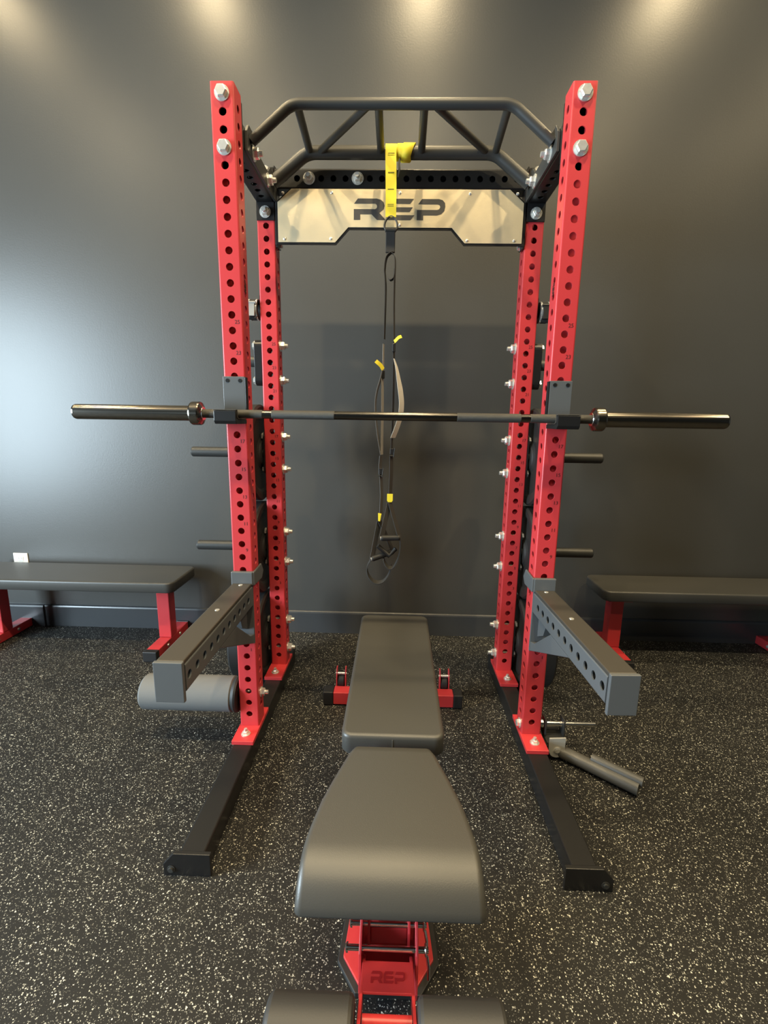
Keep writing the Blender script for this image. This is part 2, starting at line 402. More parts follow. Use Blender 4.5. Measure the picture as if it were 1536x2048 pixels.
# sign
ZS0, ZS1, ZSM = 2.058, 2.262, 2.117
def sign_outline(g, y):
    w = .514+g; c = .05
    return [(-w, y, ZS0-g), (-.272+g*.4, y, ZS0-g), (-.216+g*.4, y, ZSM-g), (.220-g*.4, y, ZSM-g), (.276-g*.4, y, ZS0-g), (w, y, ZS0-g), (w, y, ZS1-c), (w-c*1.2, y, ZS1), (-w+c*1.2, y, ZS1), (-w, y, ZS1-c)]
so = MB().prism(sign_outline(0, YR-.014), (0, 0, 0), (0, .003, 0)).build('sign_plate', M_STEEL, rack, bevel=.0006)
so['label'] = 'brushed steel sign plate lettered REP'
MB().prism(sign_outline(.0085, YR-.0108), (0, 0, 0), (0, .005, 0)).build('sign_backing', M_BLK, so)
lt = MB(); letter_prisms(lt, lambda a, b: (-.193+.382*a, YR-.0143, 2.226-.0805*b), (0, -.0008, 0)); lt.build('lettering', M_LETTER, so)
for x, z in ((-.49, 2.246), (-.285, 2.248), (0.0, 2.248), (.29, 2.246), (.485, 2.246), (-.487, 2.071), (-.29, 2.073), (.0, 2.127), (.285, 2.069), (.482, 2.069)):
    q = MB(); q.lathe([(0, .0062), (.002, .0058), (.0035, .003), (.004, 0)], (x, YR-.014, z), (0, -1, 0), 16); q.build('screw', M_ZINC, so)
# pull-up bar
pu = MB(); XE = .518
pu.tube(bend_path([(-XE, .135, 2.262), (-.375, .135, 2.376), (.375, .135, 2.376), (XE, .135, 2.262)], .09, 9), .0172, 20)
pu.tube(bend_path([(-XE, .425, 2.262), (-.375, .425, 2.371), (.375, .425, 2.371), (XE, .425, 2.262)], .10, 9), .0245, 22)
for a, b in ((-.357, -.365), (-.114, -.330), (-.079, -.080), (.077, .082), (.114, .345), (.362, .375)):
    pu.tube([(a, .135, 2.374), (b, .425, 2.371)], .0145, 16)
puo = pu.build('pull_up_bar', M_BLKS, rack)
for s in (-1, 1):
    xi = s*(XU-U/2)
    pp = [(xi, .095, HOLE(1.5)-U/2), (xi, .480, HOLE(1.5)-U/2), (xi, .480, 2.262), (xi, .445, 2.305), (xi, .40, 2.305), (xi, .36, 2.272), (xi, .20, 2.272), (xi, .165, 2.305), (xi, .12, 2.305), (xi, .095, 2.275)]
    mp = MB().prism(pp, (-s*.001, 0, 0), (-s*.010, 0, 0)).build('mounting_plate', M_BLKS, puo, bevel=.001)
    for yy in (.165, .355):
        bolt_obj((xi-s*.010, yy, 2.240), (-s, 0, 0), mp, r=.0185, h=.018, washer=.025, stub=.012)
# storage pegs and side bolts on the rear uprights
PEG = []
for s in (-1, 1):
    xo = s*(XU+U/2)
    for n, (i0, i1) in enumerate(((13.5, 16.5), (21.5, 24.5), (30.5, 33.5), (39.5, 42.5))):
        zc = (HOLE(i0)+HOLE(i1))/2; yc = YR+U/2
        br = MB(); pl = rrect(yc-.036, yc+.036, zc-.100, zc+.100, .03, 5)
        tb = .007 if n else .034; br.prism([(xo, a, b) for a, b in pl], (0, 0, 0), (s*tb, 0, 0)); bo = br.build('peg_bracket', M_BLK, rack, bevel=.001)
        if n:
            pg = MB(); pg.lathe([(0, .0235), (.345, .0235), (.350, .0205), (.350, 0)], (xo+s*.007, yc, zc), (s, 0, 0), 28); pg.build('storage_peg', M_GREY if False else M_BLKS, bo)
            PEG.append((s, n, zc, yc))
        else:
            pg = MB(); pg.lathe([(0, .0235), (.022, .0235), (.026, .019), (.026, 0)], (xo+s*.034, yc-.01, zc+.005), (s, 0, 0), 28); pg.build('storage_peg', M_BLKS, bo)
        for i in (i0, i1):
            bolt_obj((xo+s*tb, yc, HOLE(i)), (s, 0, 0), bo, r=.0175, h=.012)
            bolt_obj((s*(XU-U/2), yc, HOLE(i)), (-s, 0, 0), UP[s, 1], r=.0190, h=.019, washer=.025, stub=.015)
            sh = MB(); sh.cyl((s*(XU-U/2+.002), yc, HOLE(i)), (s*(XU+U/2-.002), yc, HOLE(i)), .0085, n=14); sh.build('bolt', M_ZINC, UP[s, 1])
    # clip hook
    hk = MB(); hk.cyl((xo, YR+.03, 1.822), (xo+s*.075, YR+.03, 1.826), .010, n=16); hk.cyl((xo+s*.075, YR+.03, 1.820), (xo+s*.075, YR+.03, 1.850), .009, n=14)
    hk.box(min(xo, xo+s*.004), max(xo, xo+s*.004), YR+.01, YR+.05, 1.79, 1.85)
    hk.build('clip_hook', M_BLK, rack)
# bumper plates on the pegs
def bumper(s, x0, t, zc, yc, label):
    prof = [(0, .026), (0, .055), (.006, .062), (.012, .075), (.012, .170), (.004, .182), (.001, .195), (.001, .216), (.010, .2245), (t-.010, .2245), (t-.001, .216), (t-.001, .195), (t-.004, .182), (t-.012, .170), (t-.012, .075), (t-.006, .062), (t, .055), (t, .026), (0, .026)]
    root = thing('bumper_plate', label, 'weight plate', (s*(x0+t/2), yc, zc-.2245), 'bumper plates stored on the rack')
    MB().lathe(prof, (s*x0, yc, zc), (s, 0, 0), 64).build('rubber_disc', M_RUB, root)
    MB().lathe([(-.0005, .026), (-.0005, .045), (t+.0005, .045), (t+.0005, .026), (-.0005, .026)], (s*x0, yc, zc), (s, 0, 0), 40).build('hub', M_BLKS, root)
for s, n, zc, yc in PEG:
    side = 'left' if s < 0 else 'right'; dz = .002
    if n == 1: bumper(s, .622, .066, zc-dz, yc, 'black bumper plate on upper storage peg behind the %s upright, at barbell height' % side)
    if n == 2: bumper(s, .622, .066, zc-dz, yc, 'black bumper plate on middle storage peg behind the %s upright' % side)
    if n == 3:
        bumper(s, .622, .074, zc-dz, yc, 'black bumper plate near the floor behind the %s upright, against the rack' % side)
        bumper(s, .699, .068, zc-dz, yc, 'outer black bumper plate near the floor, sticking out beside the %s upright' % side)
# lock collars hung on the hooks
def lock_collar(s, label):
    x0 = s*(XU+U/2+.010); yc = YR+.03; zc = 1.794
    root = thing('barbell_collar', label, 'barbell collar', (x0, yc, zc-.046))
    MB().lathe([(0, .0285), (0, .041), (.003, .044), (.043, .044), (.046, .041), (.046, .0285), (0, .0285)], (x0, yc, zc), (s, 0, 0), 36).build('ring', M_PLASTIC, root)
    for a in (.002, .036):
        MB().lathe([(a, .0435), (a, .0452), (a+.007, .0452), (a+.007, .0435)], (x0, yc, zc), (s, 0, 0), 36).build('band', M_ZINC, root)
    lv = MB(); lv.obox((x0+s*.022, yc-.047, zc-.006), (.013, 0, 0), (0, .004, 0), (0, .003, .028)); lv.cyl((x0+s*.004, yc-.044, zc+.022), (x0+s*.040, yc-.044, zc+.022), .006, n=14)
    lv.build('lever', M_SLOT if s < 0 else M_PLASTIC, root, bevel=.001)
    MB().cyl((x0+s*.006, yc-.030, zc-.040), (x0+s*.040, yc-.036, zc-.040), .008, n=14).build('release_tab', M_PLASTIC, root)
lock_collar(-1, 'black barbell lock collar hanging behind the left upright, above barbell')
lock_collar(1, 'black barbell lock collar hanging behind the right upright, above barbell')

# ------------------------------------------------------------------ J-cups
for s in (-1, 1):
    x = s*.5675; side = 'left' if s < 0 else 'right'
    root = thing('j_cup', 'dark steel J-cup hooked on the front %s upright, holding the barbell' % side, 'barbell hook', (x, -.06, 1.30))
    bp = MB(); bp.box(x-.0385, x+.0385, -.013, -.001, 1.325, 1.464); bo = bp.build('back_plate', M_GREY, root, bevel=.0015)
    for dx in (-.022, .022):
        MB().cyl((x+dx, -.0132, 1.450), (x+dx, -.0145, 1.450), .0065, n=16).build('screw', M_BLK, bo)
    xs = x-s*.0385
    sd = MB(); sd.box(min(xs, xs-s*.005), max(xs, xs-s*.005), -.013, .006, 1.345, 1.462); sd.build('side_plate', M_BLK, root, bevel=.001)
    MB().prism([(0, -.001, 1.302), (0, -0.1110, 1.302), (0, -0.1190, 1.312), (0, -0.1190, 1.346), (0, -0.1050, 1.346), (0, -0.1030, 1.322), (0, -0.0910, 1.3165), (0, -.001, 1.3165)], (x-.037, 0, 0), (x+.037, 0, 0)).build('hook', M_BLK, root, bevel=.0015)
    MB().prism([(0, -.0135, 1.3172), (0, -0.0905, 1.3172), (0, -0.1022, 1.3225), (0, -0.1042, 1.3470), (0, -0.1190, 1.3470), (0, -0.1190, 1.3500), (0, -0.1000, 1.3500), (0, -0.0980, 1.327), (0, -0.0890, 1.3205), (0, -.0135, 1.3205)], (x-.038, 0, 0), (x+.038, 0, 0)).build('liner', M_UHMW, root, bevel=.001)

# ------------------------------------------------------------------ barbell
BY, BZ = -.0755, 1.3355
bar = thing('barbell', 'black barbell with dark chrome sleeves resting across both J-cups of rack', 'barbell', (.002, BY, BZ-.025))
def bx_(x0, x1, r, name, m, parent, **k):
    return MB().lathe([(0, 0), (0, r*.9), (.002, r), (x1-x0-.002, r), (x1-x0, r*.9), (x1-x0, 0)], (x0, BY, BZ), (1, 0, 0), k.get('n', 32)).build(name, m, parent)
sh = MB().lathe([(0, .0142), (1.36, .0142)], (-.68, BY, BZ), (1, 0, 0), 32).build('shaft', M_BAR, bar)
for s in (-1, 1):
    for a, b in ((.207, .420), (.452, .655)):
        x0, x1 = (a, b) if s > 0 else (-b, -a)
        MB().lathe([(0, .0142), (.001, .0147), (x1-x0-.001, .0147), (x1-x0, .0142)], (x0, BY, BZ), (1, 0, 0), 32).build('knurling', M_KNURL, sh)
    prof = [(.655, .0142), (.655, .024), (.658, .0290), (.662, .0375), (.666, .0395), (.690, .0395), (.694, .038), (.694, .0255), (1.094, .0255), (1.099, .0240), (1.100, .020), (1.0985, .018), (1.0985, 0)]
    sl = MB().lathe([(a, r) for a, r in prof], (0, BY, BZ), (s, 0, 0), 48).build('sleeve', M_BLKCHR, bar)
    MB().lathe([(.6535, .0142), (.6535, .0215), (.6555, .0235)], (0, BY, BZ), (s, 0, 0), 36).build('bushing', M_CHROME, sl)

# ------------------------------------------------------------------ spotter arms
def spotter(s, yaw, label, metal):
    root = thing('spotter_arm', label, 'spotter arm', (s*XU, 0, .46))
    pv = Vector((s*XU, 0, 0)); R = Matrix.Rotation(yaw, 4, 'Z')
    T = lambda x, y, z: tuple(pv + R @ Vector((x, y, z)))       # local x around the upright's centre line
    a = MB(); L = .602; hs = [.055+.0508*i for i in range(11)]
    holed_tube(a, lambda u, v, t: T(u, -.012-t, .657+v), L-.018, U, U, (hs, hs, [], []), .0125, rc=.004)
    ao = a.build('arm', metal, root)
    e = MB(); e.prism([T(-.0385, 0, .596), T(.0385, 0, .596), T(.0385, 0, .708), T(-.0385, 0, .708)], R @ Vector((0, -L, 0)), R @ Vector((0, -L-.012, 0))); e.build('end_plate', metal, root, bevel=.002)
    l = MB(); l.prism([T(-.036, 0, .6955), T(.036, 0, .6955), T(.036, 0, .707), T(-.036, 0, .707)], R @ Vector((0, -.014, 0)), R @ Vector((0, -L+.001, 0))); lo = l.build('liner', M_UHMW, root, bevel=.003)
    for yy in (-.035, -.27): 
        p = Vector(T(0, yy, .707)); MB().lathe([(0, .008), (.0012, .0075), (.0016, 0)], p, (0, 0, 1), 16).build('screw', M_ZINC, lo)
    MB().prism([T(-.0375, 0, .46), T(.0375, 0, .46), T(.0375, 0, .70), T(-.0375, 0, .70)], (0, -.0012, 0), (0, -.012, 0)).build('back_plate', metal, root, bevel=.001)
    # foot block and brace below the arm
    br = MB()
    br.prism([T(-.037, -.012, .461), T(-.037, -.012, .499), T(-.037, -.055, .512), T(-.037, -.20, .6185), T(-.037, -.36, .6185)], (0, 0, 0), R @ Vector((.074, 0, 0)))
    br.build('brace', metal, root, bevel=.0025)
    MB().prism([T(0, -.012, .52), T(0, -.07, .55), T(0, -.10, .6185), T(0, -.012, .6185)], R @ Vector((-.012, 0, 0)), R @ Vector((.012, 0, 0))).build('web', metal, root, bevel=.001)
    # collar around the upright
    co = MB(); z0, z1 = .699, .752
    co.prism([(s*XU-.041, -.0012, z0), (s*XU+.041, -.0012, z0), (s*XU+.041, -.0012, z1), (s*XU-.041, -.0012, z1)], (0, 0, 0), (0, -.018, 0))
    xi = s*(XU-.0392)
    co.prism([(xi, -.016, z0), (xi, .085, z0-.004), (xi, .110, z0+.022), (xi, .085, z1+.004), (xi, -.016, z1)], (0, 0, 0), (-s*.008, 0, 0))
    co.build('collar', metal, root, bevel=.003)
spotter(-1, math.radians(0.0), 'black spotter arm clamped low on the left front upright, pointing at camera', M_GREY)
spotter(1, math.radians(2.0), 'grey spotter arm clamped low on the right front upright, side holes visible', M_GREY)

# ------------------------------------------------------------------ foam roller on the left upright, landmine on the right upright
rl = thing('foam_roller_attachment', 'grey foam leg roller bolted sideways to the left upright under spotter arm', 'leg roller', (-.83, .038, .135))
ZR = HOLE(41.5)-.012
MB().lathe([(0, .02), (0, .065), (.006, .0705), (.365, .0705), (.371, .065), (.371, .02)], (-1.008, .04, ZR), (1, 0, 0), 48).build('foam_sleeve', M_FOAM, rl)
ed = MB(); ed.lathe([(0, 0), (0, .068), (.012, .0725), (.020, .070), (.020, 0)], (-.637, .04, ZR), (1, 0, 0), 48); ed.build('end_cap', M_RUB, rl)
MB().lathe([(0, .0), (0, .060), (.006, .066), (.006, 0)], (-1.012, .04, ZR), (1, 0, 0), 40).build('end_cap', M_FOAM, rl)
MB().cyl((-.618, .04, HOLE(41.5)-.004), (-.500, .04, HOLE(41.5)), .0085, n=16).build('axle', M_ZINC, rl)
q = MB(); hexbolt(q, (-.5300, .04, HOLE(41.5)), (1, 0, 0), r=.016, h=.014, washer=.021, stub=.010); q.build('nut', M_ZINC, rl)
q = MB(); hexbolt(q, (-.6075, .04, HOLE(41.5)), (-1, 0, 0), r=.013, h=.007, washer=.019); q.build('nut', M_ZINC, rl)

lm = thing('landmine_attachment', 'black swivelling landmine tube pinned to foot of right front upright', 'landmine', (.72, .0, 0))
zp = .122
q = MB(); q.cyl((.595, .03, zp), (.695, .03, zp), .011, n=20); q.cyl((.695, .03, zp), (.832, .03, zp+.001), .0098, n=18); q.cyl((.610, .03, zp), (.622, .03, zp), .018, n=20); q.cyl((.693, .03, zp), (.705, .03, zp), .014, n=20)
q.build('pin', M_CHROME, lm)
q = MB(); hexbolt(q, (.5305, .03, zp), (-1, 0, 0), r=.015, h=.012, washer=.02); q.build('pin_head', M_ZINC, lm)
q = MB(); q.box(.626, .632, .005, .055, .078, .150); q.box(.700, .706, .005, .055, .078, .150); q.box(.626, .706, -.030, .055, .072, .079); q.build('bracket', M_BLKS, lm, bevel=.001)
kn = [(.664+.031*math.cos(a), 0, .048+.031*math.sin(a)) for a in [PI+PI*i/12 for i in range(13)]]
q = MB(); q.prism(kn+[(.697, 0, .104), (.633, 0, .100)], (0, -.036, 0), (0, -.029, 0)); q.prism(kn+[(.697, 0, .104), (.633, 0, .100)], (0, .050, 0), (0, .058, 0)); q.build('swivel_plate', M_PLATE, lm, bevel=.001)
q = MB(); q.lathe([(0, .014), (.003, .014), (.006, .008), (.006, 0)], (.666, -.036, .050), (0, -1, 0), 24); q.build('pivot_bolt', M_ZINC, lm)
q = MB(); d = Vector((.245, -.205, -.005)); p0 = Vector((.660, .004, .034)); q.cyl(p0, p0+d, .0245, n=32); 
q.build('tube', M_SWIV, lm)
dn = d.normalized(); off = Vector((.020, .002, .022))
q = MB(); q.cyl(p0+d*.42+off, p0+d*.985+off, .0185, n=28); q.build('handle', M_SWIV, lm, bevel=.002)

# ------------------------------------------------------------------ suspension trainer
tx = thing('suspension_trainer', 'suspension trainer straps with yellow anchor hanging from the pull-up bar', 'suspension strap', (-.03, .42, .56))
an = MB()
an.ribbon(smooth_path([(-.038, .448, 2.383), (-.039, .425, 2.3985), (-.040, .401, 2.385), (-.0395, .395, 2.34), (-.037, .392, 2.24), (-.036, .390, 2.124)], 6), [(.0215, 0, 0)]*31, .003)
ao = an.build('anchor_strap', M_YEL, tx)
for k, (xa, xb, tilt) in enumerate(((-.052, .020, .010), (-.012, .034, -.006), (.006, .047, .012))):
    w = MB(); n = 28; r = .0262+.0022*k; v = []
    for i in range(n):
        a = 2*PI*i/n; t = tilt*math.sin(a)
        for x in (xa+t*.4, xb+t): v.append((x, .425+r*math.cos(a), 2.371+r*math.sin(a)))
    w.add(v, [(2*i, 2*i+1, 2*((i+1) % n)+1, 2*((i+1) % n)) for i in range(n)], True)
    o = w.build('wrap', M_YEL, ao); m_ = o.modifiers.new('thick', 'SOLIDIFY'); m_.thickness = .0022; m_.offset = 1
st = MB()
for z in (2.352, 2.285, 2.225, 2.170, 2.164): st.box(-.050, -.025, .3895-.0006+.0, .3905, z-.0012, z+.0012)
st.build('stitching', M_STITCH, ao)
q = MB(); q.tube([(-.004, .418, 2.344), (-.005, .401, 2.335), (-.007, .396, 2.318), (-.005, .397, 2.295), (-.010, .398, 2.272)], .004, 8); q.build('cord', M_WEB, ao)
ring = [(-.0345+.026*math.cos(a)*(1-.18*math.sin(a)), .392, 2.098+.030*math.sin(a)) for a in [2*PI*i/28 for i in range(28)]]
q = MB(); q.tube(ring, .0042, 10, closed=True); co = q.build('carabiner', M_BLKS, tx)
q = MB(); q.box(-.0555, -.0165, .386, .398, 1.992, 2.078); q.build('equalizer_loop', M_WEB, tx, bevel=.003)
q = MB(); q.box(-.058, -.014, .383, .400, 2.070, 2.081); q.build('buckle_bar', M_BLKS, tx, bevel=.002)
lp = smooth_path([(-.030, .392, 1.995), (-.050, .392, 1.975), (-.057, .392, 1.93), (-.0545, .395, 1.90), (-.052, .40, 1.84), (-.055, .41, 1.66)], 6)
q = MB(); q.ribbon(lp, (.0030, .012, 0), .002); q.build('strap', M_WEB, tx)
lp2 = smooth_path([(-.034, .392, 1.995), (-.018, .392, 1.98), (-.0145, .392, 1.94), (-.018, .392, 1.90), (-.033, .392, 1.888), (-.040, .393, 1.893)], 6)
q = MB(); q.ribbon(lp2, (.0024, .012, 0), .002); q.build('loop_strap', M_WEB, tx)
q = MB(); q.ribbon([(-.016, .395, 1.93), (-.0165, .40, 1.80), (-.0135, .415, 1.66), (-.0135, .42, 1.61)], (.0032, .014, 0), .0015); q.build('strap', M_WEB, tx)
q = MB(); q.ribbon(smooth_path([(-.0135, .42, 1.61), (-.0125, .42, 1.45), (-.0145, .42, 1.28), (-.016, .42, 1.19)], 5), (.0042, .014, 0), .0018); q.build('strap', M_WEB, tx)
q = MB(); q.ribbon(smooth_path([(-.0575, .41, 1.64), (-.0580, .41, 1.60), (-.0575, .41, 1.53)], 5), (.0030, .012, 0), .0014); q.build('strap', M_WEBG, tx)
# tails: left dark loop, right light ribbon
q = MB(); q.ribbon(smooth_path([(-.060, .40, 1.53), (-.068, .398, 1.495), (-.083, .395, 1.44), (-.089, .395, 1.39), (-.086, .395, 1.33), (-.077, .40, 1.255), (-.062, .405, 1.17)], 6), (.0034, .010, 0), .0016); q.build('strap', mat('slate webbing', (.11, .11, .11), .6), tx)
q = MB(); q.ribbon(smooth_path([(-.061, .41, 1.50), (-.0590, .41, 1.40), (-.0590, .41, 1.30), (-.0590, .41, 1.17)], 5), (.0048, .010, 0), .0016); q.build('strap', M_WEBG, tx)
q = MB(); q.ribbon(smooth_path([(-.012, .405, 1.58), (.000, .40, 1.54), (.010, .398, 1.49), (.019, .397, 1.44), (.024, .397, 1.39), (.020, .397, 1.34), (.006, .40, 1.29), (-.011, .405, 1.245)], 6), [(.002+.0085*min(1, i/16), .010, 0) for i in range(43)], .0016); q.build('strap', M_WEBL, tx)
q = MB(); q.ribbon(smooth_path([(-.058, .40, 1.535), (-.068, .395, 1.550), (-.080, .39, 1.560), (-.090, .388, 1.568)], 4), (.005, .002, .006), .003); q.build('pull_tab', M_YEL, tx)
q = MB(); q.ribbon(smooth_path([(-.012, .40, 1.648), (-.004, .395, 1.655), (.006, .39, 1.664), (.018, .388, 1.668)], 4), (-.003, .002, .006), .003); q.build('pull_tab', M_YEL, tx)
for x, z in ((-.014, 1.625), (-.058, 1.515)):
    q = MB(); q.box(x-.007, x+.007, .400, .414, z-.018, z+.018); q.build('cam_buckle', M_PLASTIC, tx, bevel=.003)
for x, z in ((-.014, 1.185), (-.064, 1.095)):
    q = MB(); q.box(x-.009, x+.009, .404, .416, z-.014, z+.014); q.box(x-.011, x+.011, .402, .412, z-.022, z-.017); q.build('cam_buckle', M_PLASTIC, tx, bevel=.002)
    q = MB(); q.tube([(x+.013, .403, z+.016), (x+.010, .400, z-.004), (x+.008, .402, z-.024)], .002, 8); q.build('clip', M_BLKS, tx)
q = MB(); q.ribbon([(-.016, .412, 1.165), (-.0155, .412, 1.08), (-.018, .412, .995)], (.0075, .008, 0), .002); q.build('strap', M_WEB, tx)
q = MB(); q.ribbon([(-.062, .412, 1.165), (-.066, .412, 1.12), (-.060, .412, 1.05), (-.057, .412, .985), (-.0595, .412, .90)], (.0062, .008, 0), .002); q.build('strap', mat('dim grey webbing', (.07, .07, .07), .6), tx)
q = MB(); q.prism([(-.032, 0, .994), (-.006, 0, .994), (-.006, 0, .964), (-.011, 0, .956), (-.026, 0, .956), (-.032, 0, .962)], (0, .401, 0), (0, .407, 0)); q.build('yellow_tag', M_YEL, tx, bevel=.0015)
q = MB(); q.prism([(-.072, 0, .905), (-.056, 0, .902), (-.062, 0, .866), (-.071, 0, .868)], (0, .401, 0), (0, .407, 0)); q.build('yellow_tag', M_YEL, tx, bevel=.0015)
DGW = mat('handle webbing', (.060, .060, .060), .6)
def handle(top, ga, gb, loop):
    q = MB(); q.ribbon([top, tuple(Vector(top).lerp(Vector(ga), .5)), ga], (.0105, .006, 0), .0025); ho = q.build('handle_strap', DGW, tx)
    q = MB(); q.ribbon([top, tuple(Vector(top).lerp(Vector(gb), .5)), gb], (.0080, .010, 0), .0025); q.build('handle_strap', M_WEB, tx)
    ga, gb = Vector(ga), Vector(gb); dd = (gb-ga).normalized()
    q = MB(); q.tube([ga-dd*.002, ga+dd*.004, ga+dd*.01, gb-dd*.01, gb-dd*.004, gb+dd*.002], [.010, .014, .0135, .0135, .014, .010], 18); q.build('grip', M_RUB, tx)
    q = MB(); q.cyl(ga-dd*.006, ga-dd*.001, .010, n=16); q.build('grip_cap', M_SLOT, tx)
    q = MB(); q.ribbon(smooth_path(loop, 6), (.001, .014, .004), .0045); q.build('foot_cradle', M_WEB, tx)
handle((-.020, .404, .957), (-.055, .395, .790), (.029, .400, .793), [(.031, .41, .785), (.032, .415, .745), (.024, .42, .690), (.006, .42, .650), (-.016, .42, .640), (-.036, .42, .660), (-.045, .42, .685)])
handle((-.066, .418, .868), (-.098, .415, .684), (.000, .440, .716), [(-.102, .42, .680), (-.116, .42, .655), (-.122, .42, .630), (-.113, .42, .598), (-.090, .42, .573), (-.062, .42, .567), (-.036, .425, .580), (-.016, .43, .612), (-.008, .435, .645)])
q = MB(); q.tube([(-.072, .41, .75), (-.02, .42, .70), (.012, .42, .735)], .011, 14); q.build('foam_pad', M_RUB, tx)

# ------------------------------------------------------------------ adjustable bench
XB = .010
ab = thing('adjustable_bench', 'black padded adjustable bench with red frame standing inside the rack', 'weight bench', (XB, -.35, 0))
def pad_mesh(mb, rows, zt, zb, rnd=.018):
    """rows: (y, left x, right x, z offset, depth factor); a padded slab with rounded long edges."""
    prof = []
    k = 5
    for i in range(k+1):                                   # upper right rounding seen along y
        a = PI/2*i/k; prof.append((-rnd+rnd*math.sin(a), -rnd+rnd*math.cos(a)))
    v = []; n = None
    for (y, xl, xr, dz, ins) in rows:
        th = zt-zb; sec = []
        for dx, dzz in prof: sec.append((xr-ins+dx, y, zt+dz+dzz-ins*.6))
        sec.append((xr-ins, y, zb+dz+.010)); sec.append((xr-ins-.010, y, zb+dz))
        sec.append((xl+ins+.010, y, zb+dz)); sec.append((xl+ins, y, zb+dz+.010))
        for dx, dzz in reversed(prof): sec.append((xl+ins-dx, y, zt+dz+dzz-ins*.6))
        n = len(sec); v += sec
    m = len(rows); fs = [(i*n+j, i*n+(j+1) % n, (i+1)*n+(j+1) % n, (i+1)*n+j) for i in range(m-1) for j in range(n)]
    fs += [tuple(range(n-1, -1, -1)), tuple((m-1)*n+j for j in range(n))]
    mb.add(v, fs, True)
# back pad: rounded corners in plan
def plan_pad(mb, outline, zt, zb, r=.014, k=5):
    """Slab with a rolled top edge from a plan outline (counter-clockwise, 2-D)."""
    n = len(outline); P = [Vector(p) for p in outline]; nor = []
    for i in range(n):
        t = (P[(i+1) % n]-P[i-1]).normalized(); nor.append(Vector((t.y, -t.x)))
    rings = [[(P[i].x-nor[i].x*.006, P[i].y-nor[i].y*.006, zb) for i in range(n)], [(P[i].x, P[i].y, zb+.008) for i in range(n)], [(P[i].x, P[i].y, zt-r) for i in range(n)]]
    for j in range(1, k+1):
        a = PI/2*j/k; d = r*(1-math.cos(a)); rings.append([(P[i].x-nor[i].x*d, P[i].y-nor[i].y*d, zt-r+r*math.sin(a)) for i in range(n)])
    v = [q for ring in rings for q in ring]
    fs = [(j*n+i, j*n+(i+1) % n, (j+1)*n+(i+1) % n, (j+1)*n+i) for j in range(len(rings)-1) for i in range(n)]
    mb.add(v, fs, True)
    mb.add(rings[0], [tuple(range(n-1, -1, -1))]); mb.add(rings[-1], [tuple(range(n))], True)
def plan_outline(pts, r, n=7):
    P = [Vector((*p, 0)) for p in pts]; out = []
    m = len(P)
    for i in range(m):
        q = bend_path([(P[i-1]+P[i])/2, P[i], (P[i]+P[(i+1) % m])/2], r, n)[1:-1]; out += [(a.x, a.y) for a in q]
    return out
bpd = MB(); plan_pad(bpd, plan_outline([(XB-.146, -.525), (XB+.148, -.525), (XB+.150, .315), (XB-.146, .315)], .030), .452, .388, .012)
bo = bpd.build('back_pad', M_VINYL, ab)
MB().box(XB-.001, XB+.001, -.5262, -.5245, .392, .440).build('seam', M_SEAM, bo)
# seat: outline widens to the front, front rolls down
sp = MB(); rows = []
seat_w = [(-.562, .108), (-.580, .118), (-.62, .131), (-.68, .150), (-.745, .168), (-.80, .178), (-.84, .184), (-.862, .186)]
rows.append((-.556, XB-.095, XB+.095, -.004, .012))
for y, w in seat_w: rows.append((y, XB-w, XB+w, 0, 0))
# roll: points around an arc
sec_rows = []
zt, th = .445, .060
def seat_section(y, z, ny, nz, w, ins=0.):
    """one cross section perpendicular to the seat's run: (y,z) top centre line, (ny,nz) its outward normal"""
    r = .016; sec = []; k = 5
    top = [(w-ins-r+r*math.sin(PI/2*i/k), -r+r*math.cos(PI/2*i/k)-ins*.5) for i in range(k+1)]
    pts = top+[(w-ins, -th+.012), (w-ins-.012, -th)]
    full = pts+[(-a, b) for a, b in reversed(pts)]
    return [(XB+a, y+ny*b, z+nz*b) for a, b in full]
secs = [seat_section(-.556, zt-.004, 0, 1, .100, .010)]
for y, w in seat_w: secs.append(seat_section(y, zt, 0, 1, w))
R_ = .100; cy, cz = -.862, zt-R_
for i in range(1, 10):
    a = math.radians(74)*i/9; secs.append(seat_section(cy-R_*math.sin(a), cz+R_*math.cos(a), -math.sin(a), math.cos(a), .186+.004*math.sin(a)))
e_ = Vector((0, -math.cos(a), -math.sin(a))); nn = Vector((0, -math.sin(a), math.cos(a))); ce = Vector((0, cy-R_*math.sin(a), cz+R_*math.cos(a)))
for st_, ins in ((.004, .0015), (.007, .005), (.009, .011)): q_ = ce+e_*st_; secs.append(seat_section(q_.y-nn.y*ins, q_.z-nn.z*ins, nn.y, nn.z, .190, ins))
n = len(secs[0]); v = [q for s_ in secs for q in s_]
sp.add(v, [(i*n+j, i*n+(j+1) % n, (i+1)*n+(j+1) % n, (i+1)*n+j) for i in range(len(secs)-1) for j in range(n)], True)
sp.add(secs[0], [tuple(range(n-1, -1, -1))], True); sp.add(secs[-1], [tuple(range(n))], True)
sp.build('seat_pad', M_VINYL, ab)
# frame under the pads
fr = MB(); fr.obox((XB, -.22, .195), (.030, 0, 0), (0, .55, -.125), (0, .0065, .030)); fr.build('main_beam', M_RED, ab, bevel=.003)
q = MB(); q.box(XB-.028, XB+.028, -.80, -.66, .30, .375); q.box(XB-.11, XB+.11, -.78, -.60, .374, .382); q.build('seat_support', M_RED, ab, bevel=.002)
q = MB(); q.box(XB-.030, XB+.030, -.50, .20, .345, .386); q.build('back_support', M_RED, ab, bevel=.003)
q = MB(); q.obox((XB, -.50, .30), (.045, 0, 0), (0, .02, 0), (0, 0, .08)); q.build('hinge_post', M_RED, ab, bevel=.003)
